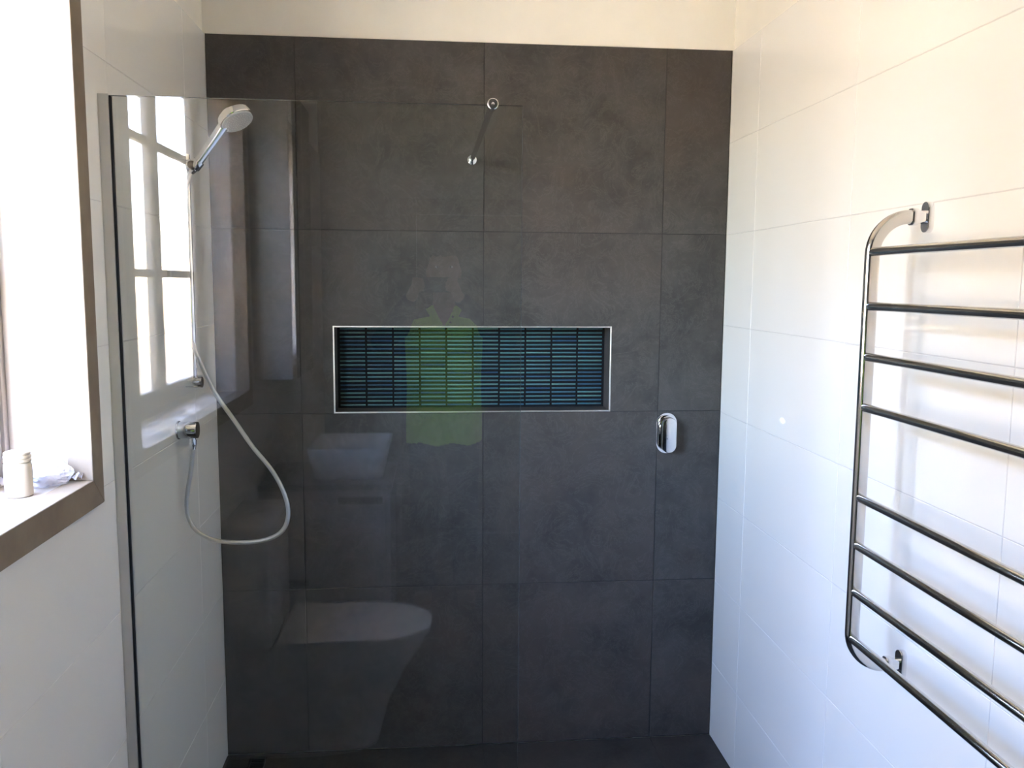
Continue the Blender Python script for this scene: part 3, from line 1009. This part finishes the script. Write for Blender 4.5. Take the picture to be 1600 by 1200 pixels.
# ------------------------------------------------------------------ the person holding the phone, reflected in the glass
def capsule(bm, a, b_, ra, rb, seg=20):
    a, b_ = Vector(a), Vector(b_)
    d_ = b_ - a
    L = d_.length
    pr = []
    for i in range(7):
        t = PI / 2 * (1 - i / 6)
        pr.append((-ra * math.sin(t), ra * math.cos(t)))
    for i in range(7):
        t = PI / 2 * i / 6
        pr.append((L + rb * math.sin(t), rb * math.cos(t)))
    lathe(bm, a, d_, pr, seg)

def ell(bm, c, r, rot=None):
    b2 = bmesh.new()
    bmesh.ops.create_icosphere(b2, subdivisions=4, radius=1)
    for v in b2.verts:
        q = Vector((v.co.x * r[0], v.co.y * r[1], v.co.z * r[2]))
        if rot:
            q = rot @ q
        v.co = q + Vector(c)
    merge(bm, b2)

def remesh(name, bm, voxel, m_, parent, smooth_it=6):
    bmesh.ops.recalc_face_normals(bm, faces=bm.faces)
    me = bpy.data.meshes.new(name)
    bm.to_mesh(me); bm.free()
    t = bpy.data.objects.new('tmp', me)
    C.objects.link(t)
    md = t.modifiers.new('r', 'REMESH')
    md.mode = 'VOXEL'
    md.voxel_size = voxel
    md.use_smooth_shade = True
    if smooth_it:
        s2 = t.modifiers.new('s', 'SMOOTH')
        s2.factor = 0.5
        s2.iterations = smooth_it
    dg = bpy.context.evaluated_depsgraph_get()
    me2 = bpy.data.meshes.new_from_object(t.evaluated_get(dg))
    me2.name = name
    bpy.data.objects.remove(t)
    bpy.data.meshes.remove(me)
    me2.materials.clear()
    for x in (m_ if isinstance(m_, (list, tuple)) else [m_]):
        me2.materials.append(x)
    return link(name, me2, parent)

PX, PY = 0.742, -3.27
pe = thing('person', 'person in lime and navy work shirt raising a phone to photograph the shower', 'person', (PX, PY, 0))
hip, waist, chest, neck_b, headp = (0, 0, .93), (0, 0, 1.10), (0, -.005, 1.32), (0, -.01, 1.47), (0, .005, 1.665)
phone_w = Vector((0.700, -2.925, 1.605)) - pe.location
def arm_pts(s):
    sh = Vector((.175 * s, -.005, 1.435))
    elb = Vector((.300 * s, .09, 1.335))
    wr = Vector((phone_w.x + .104 * s, phone_w.y - .045, phone_w.z - .050))
    return sh, elb, wr
bm = bmesh.new()
# torso and limbs of the body under the clothes
ell(bm, (0, 0, .95), (.150, .100, .12))
ell(bm, (0, 0, 1.12), (.130, .088, .16))
ell(bm, (0, -.005, 1.31), (.160, .100, .16))
ell(bm, (0, -.01, 1.42), (.160, .072, .07))
capsule(bm, (0, -.015, 1.44), (0, -.002, 1.56), .057, .052)
# head
ell(bm, (0, .0, 1.690), (.076, .095, .098))
ell(bm, (0, .030, 1.625), (.055, .062, .058))
ell(bm, (0, .058, 1.588), (.026, .022, .020))
capsule(bm, (0, .088, 1.690), (0, .108, 1.655), .008, .012)
ell(bm, (0, .100, 1.648), (.018, .012, .009))
ell(bm, (0, .084, 1.620), (.024, .010, .006))
ell(bm, (0, .084, 1.608), (.021, .010, .006))
for s in (-1, 1):
    ell(bm, (.078 * s, -.004, 1.665), (.009, .018, .031))
    ell(bm, (.031 * s, .078, 1.705), (.022, .012, .008))
    ell(bm, (.034 * s, .070, 1.655), (.020, .020, .018))
    sh, elb, wr = arm_pts(s)
    capsule(bm, sh, elb, .052, .040)
    capsule(bm, elb, wr, .041, .026)
    # palm
    tgt = Vector((phone_w.x + .086 * s, phone_w.y - .006, phone_w.z - .004))
    mid = wr.lerp(tgt, .62)
    capsule(bm, wr, mid, .024, .024)
    capsule(bm, wr + Vector((0, 0, .012)), mid + Vector((-.006 * s, .004, .026)), .018, .018)
    # fingers wrapped round the back of the phone, thumb on its screen side
    for k, L in enumerate((.86, 1.0, .95, .78)):
        z_ = -.030 + .0195 * k
        b0 = mid + Vector((0, .010, z_ + .012))
        k1 = Vector((tgt.x + .008 * s, phone_w.y + .022, phone_w.z + z_ * .9))
        k2 = Vector((tgt.x - .016 * s * L, phone_w.y + .0215, phone_w.z + z_ * .85))
        k3 = Vector((tgt.x - .036 * s * L, phone_w.y + .0175, phone_w.z + z_ * .8))
        capsule(bm, b0, k1, .0098, .0088, 12)
        capsule(bm, k1, k2, .0088, .0080, 12)
        capsule(bm, k2, k3, .0080, .0070, 12)
    t0_ = mid + Vector((-.006 * s, -.008, .018))
    t1_ = Vector((tgt.x - .012 * s, phone_w.y - .022, phone_w.z + .012))
    t2_ = Vector((tgt.x - .034 * s, phone_w.y - .0165, phone_w.z + .020))
    capsule(bm, t0_, t1_, .0125, .0100, 12)
    capsule(bm, t1_, t2_, .0100, .0085, 12)
    # legs
    capsule(bm, (.085 * s, 0, .90), (.098 * s, .008, .49), .082, .055)
    capsule(bm, (.098 * s, .008, .49), (.105 * s, -.015, .10), .054, .038)
remesh('body', bm, .0048, M_skin, pe, 3)
# eyes
for s in (-1, 1):
    b2 = bmesh.new()
    ell(b2, (.031 * s, .0835, 1.690), (.0125, .0065, .0055))
    obj('eye', b2, M_whitewad, pe, 60)
    b2 = bmesh.new()
    ell(b2, (.031 * s, .0885, 1.690), (.0048, .0026, .0048))
    obj('iris', b2, M_slot, pe, 60)
# hair
bm = bmesh.new()
bmesh.ops.create_icosphere(bm, subdivisions=5, radius=1)
kill = []
for v in bm.verts:
    n = v.co.normalized()
    k = 1 + .035 * mn.noise(n * 9) + .02 * mn.noise(n * 24)
    v.co = Vector((n.x * .083 * k, -.006 + n.y * .101 * k, 1.698 + n.z * .102 * k))
    front = v.co.y > .030 and v.co.z < 1.738 + .008 * mn.noise(n * 12)
    low = v.co.z < 1.640 + .010 * mn.noise(n * 15) or (v.co.y > -.02 and v.co.z < 1.690)
    if front or low:
        kill.append(v)
bmesh.ops.delete(bm, geom=kill, context='VERTS')
bmesh.ops.solidify(bm, geom=list(bm.faces), thickness=-.006)
obj('hair', bm, M_hair, pe, 60)
# shirt: lime body with a navy yoke, long navy sleeves
bm = bmesh.new()
loft(bm, [[(w * math.copysign(abs(math.cos(t)) ** .8, math.cos(t)), -.006 + d_ * math.copysign(abs(math.sin(t)) ** .9, math.sin(t)), z) for t in [2 * PI * i / 48 for i in range(48)]]
          for z, w, d_ in ((.78, .188, .124), (.90, .190, .122), (1.00, .187, .118), (1.10, .184, .115), (1.20, .186, .118), (1.30, .191, .121), (1.36, .192, .118),
                           (1.41, .186, .108), (1.445, .165, .096), (1.47, .125, .085), (1.49, .088, .077), (1.515, .074, .072))])
sh_ = remesh('shirt', bm, .005, [M_green, M_navy], pe, 8)
bm = bmesh.new()
bm.from_mesh(sh_.data)
kill = []
for f in bm.faces:
    c = f.calc_center_median()
    if c.z < .830 + .006 * math.sin(c.x * 40) or c.z > 1.495:
        kill.append(f)
        continue
    if c.y > 0.0 and c.z > 1.405 and abs(c.x) < (c.z - 1.405) * 0.62:
        kill.append(f)
        continue
    f.smooth = True
    f.material_index = 1 if c.z > 1.452 - .22 * max(0, abs(c.x) - .07) and not (abs(c.x) < .07 and c.y > 0 and c.z < 1.47) else 0
bmesh.ops.delete(bm, geom=kill, context='FACES')
bm.to_mesh(sh_.data)
bm.free()
for s in (-1, 1):
    sh, elb, wr = arm_pts(s)
    bm = bmesh.new()
    capsule(bm, sh, elb, .066, .053)
    capsule(bm, elb, wr.lerp(elb, .10), .052, .036)
    obj_ = remesh('sleeve', bm, .0075, M_navy, sh_, 3)
# collar flaps and buttons
for s in (-1, 1):
    bm = bmesh.new()
    a = [Vector((.002 * s, .113, 1.398)), Vector((.046 * s, .106, 1.416)), Vector((.088 * s, .062, 1.486)), Vector((.054 * s, .074, 1.508))]
    vv = [bm.verts.new(q) for q in a]
    bm.faces.new(vv)
    bmesh.ops.solidify(bm, geom=list(bm.faces), thickness=.003)
    obj('collar', bm, M_green, sh_)
for k in range(3):
    bm = lathe(bmesh.new(), (.018 + .012 * k if k else .006, .103 - .006 * k, 1.395 + .028 * k), (0, 1, .1), [(0, .006), (.0025, .006), (.003, .004)], 16)
    obj('button', bm, M_navy, sh_, 40)
# trousers and boots
bm = bmesh.new()
ell(bm, (0, 0, .93), (.168, .114, .13))
for s in (-1, 1):
    capsule(bm, (.085 * s, 0, .88), (.098 * s, .008, .49), .094, .072)
    capsule(bm, (.098 * s, .008, .49), (.105 * s, -.012, .09), .072, .062)
tro = remesh('trousers', bm, .009, M_trouser, pe, 5)
bm = bmesh.new()
bm.from_mesh(tro.data)
bmesh.ops.delete(bm, geom=[f for f in bm.faces if f.calc_center_median().z < .065], context='FACES')
for f in bm.faces:
    f.smooth = True
bm.to_mesh(tro.data)
bm.free()
for s in (-1, 1):
    bm = bmesh.new()
    ell(bm, (.105 * s, -.012, .06), (.046, .055, .075))
    ell(bm, (.110 * s, .075, .035), (.046, .115, .038))
    ell(bm, (.110 * s, .140, .032), (.044, .055, .032))
    o = remesh('boot', bm, .007, M_boot, pe, 3)
    mz = min(v.co.z for v in o.data.vertices)
    for v in o.data.vertices:
        v.co.z = max(v.co.z, .0012)

ph = thing('phone', 'black phone held up in landscape in front of the face', 'phone', (0.700, -2.925, 1.605))
bm = box(bmesh.new(), -.070, .070, -.0042, .0042, -.0345, .0345, .0038, 3)
obj('phone_body', bm, M_phone, ph, 40)
bm = box(bmesh.new(), -.058, .058, -.0049, -.0043, -.031, .031)
obj('screen', bm, M_slot, ph)
bm = lathe(bmesh.new(), (-.052, .0044, .022), (0, 1, 0), [(0, .006), (.0012, .006), (.0013, .004)], 24)
obj('lens', bm, M_chrome, ph, 35)
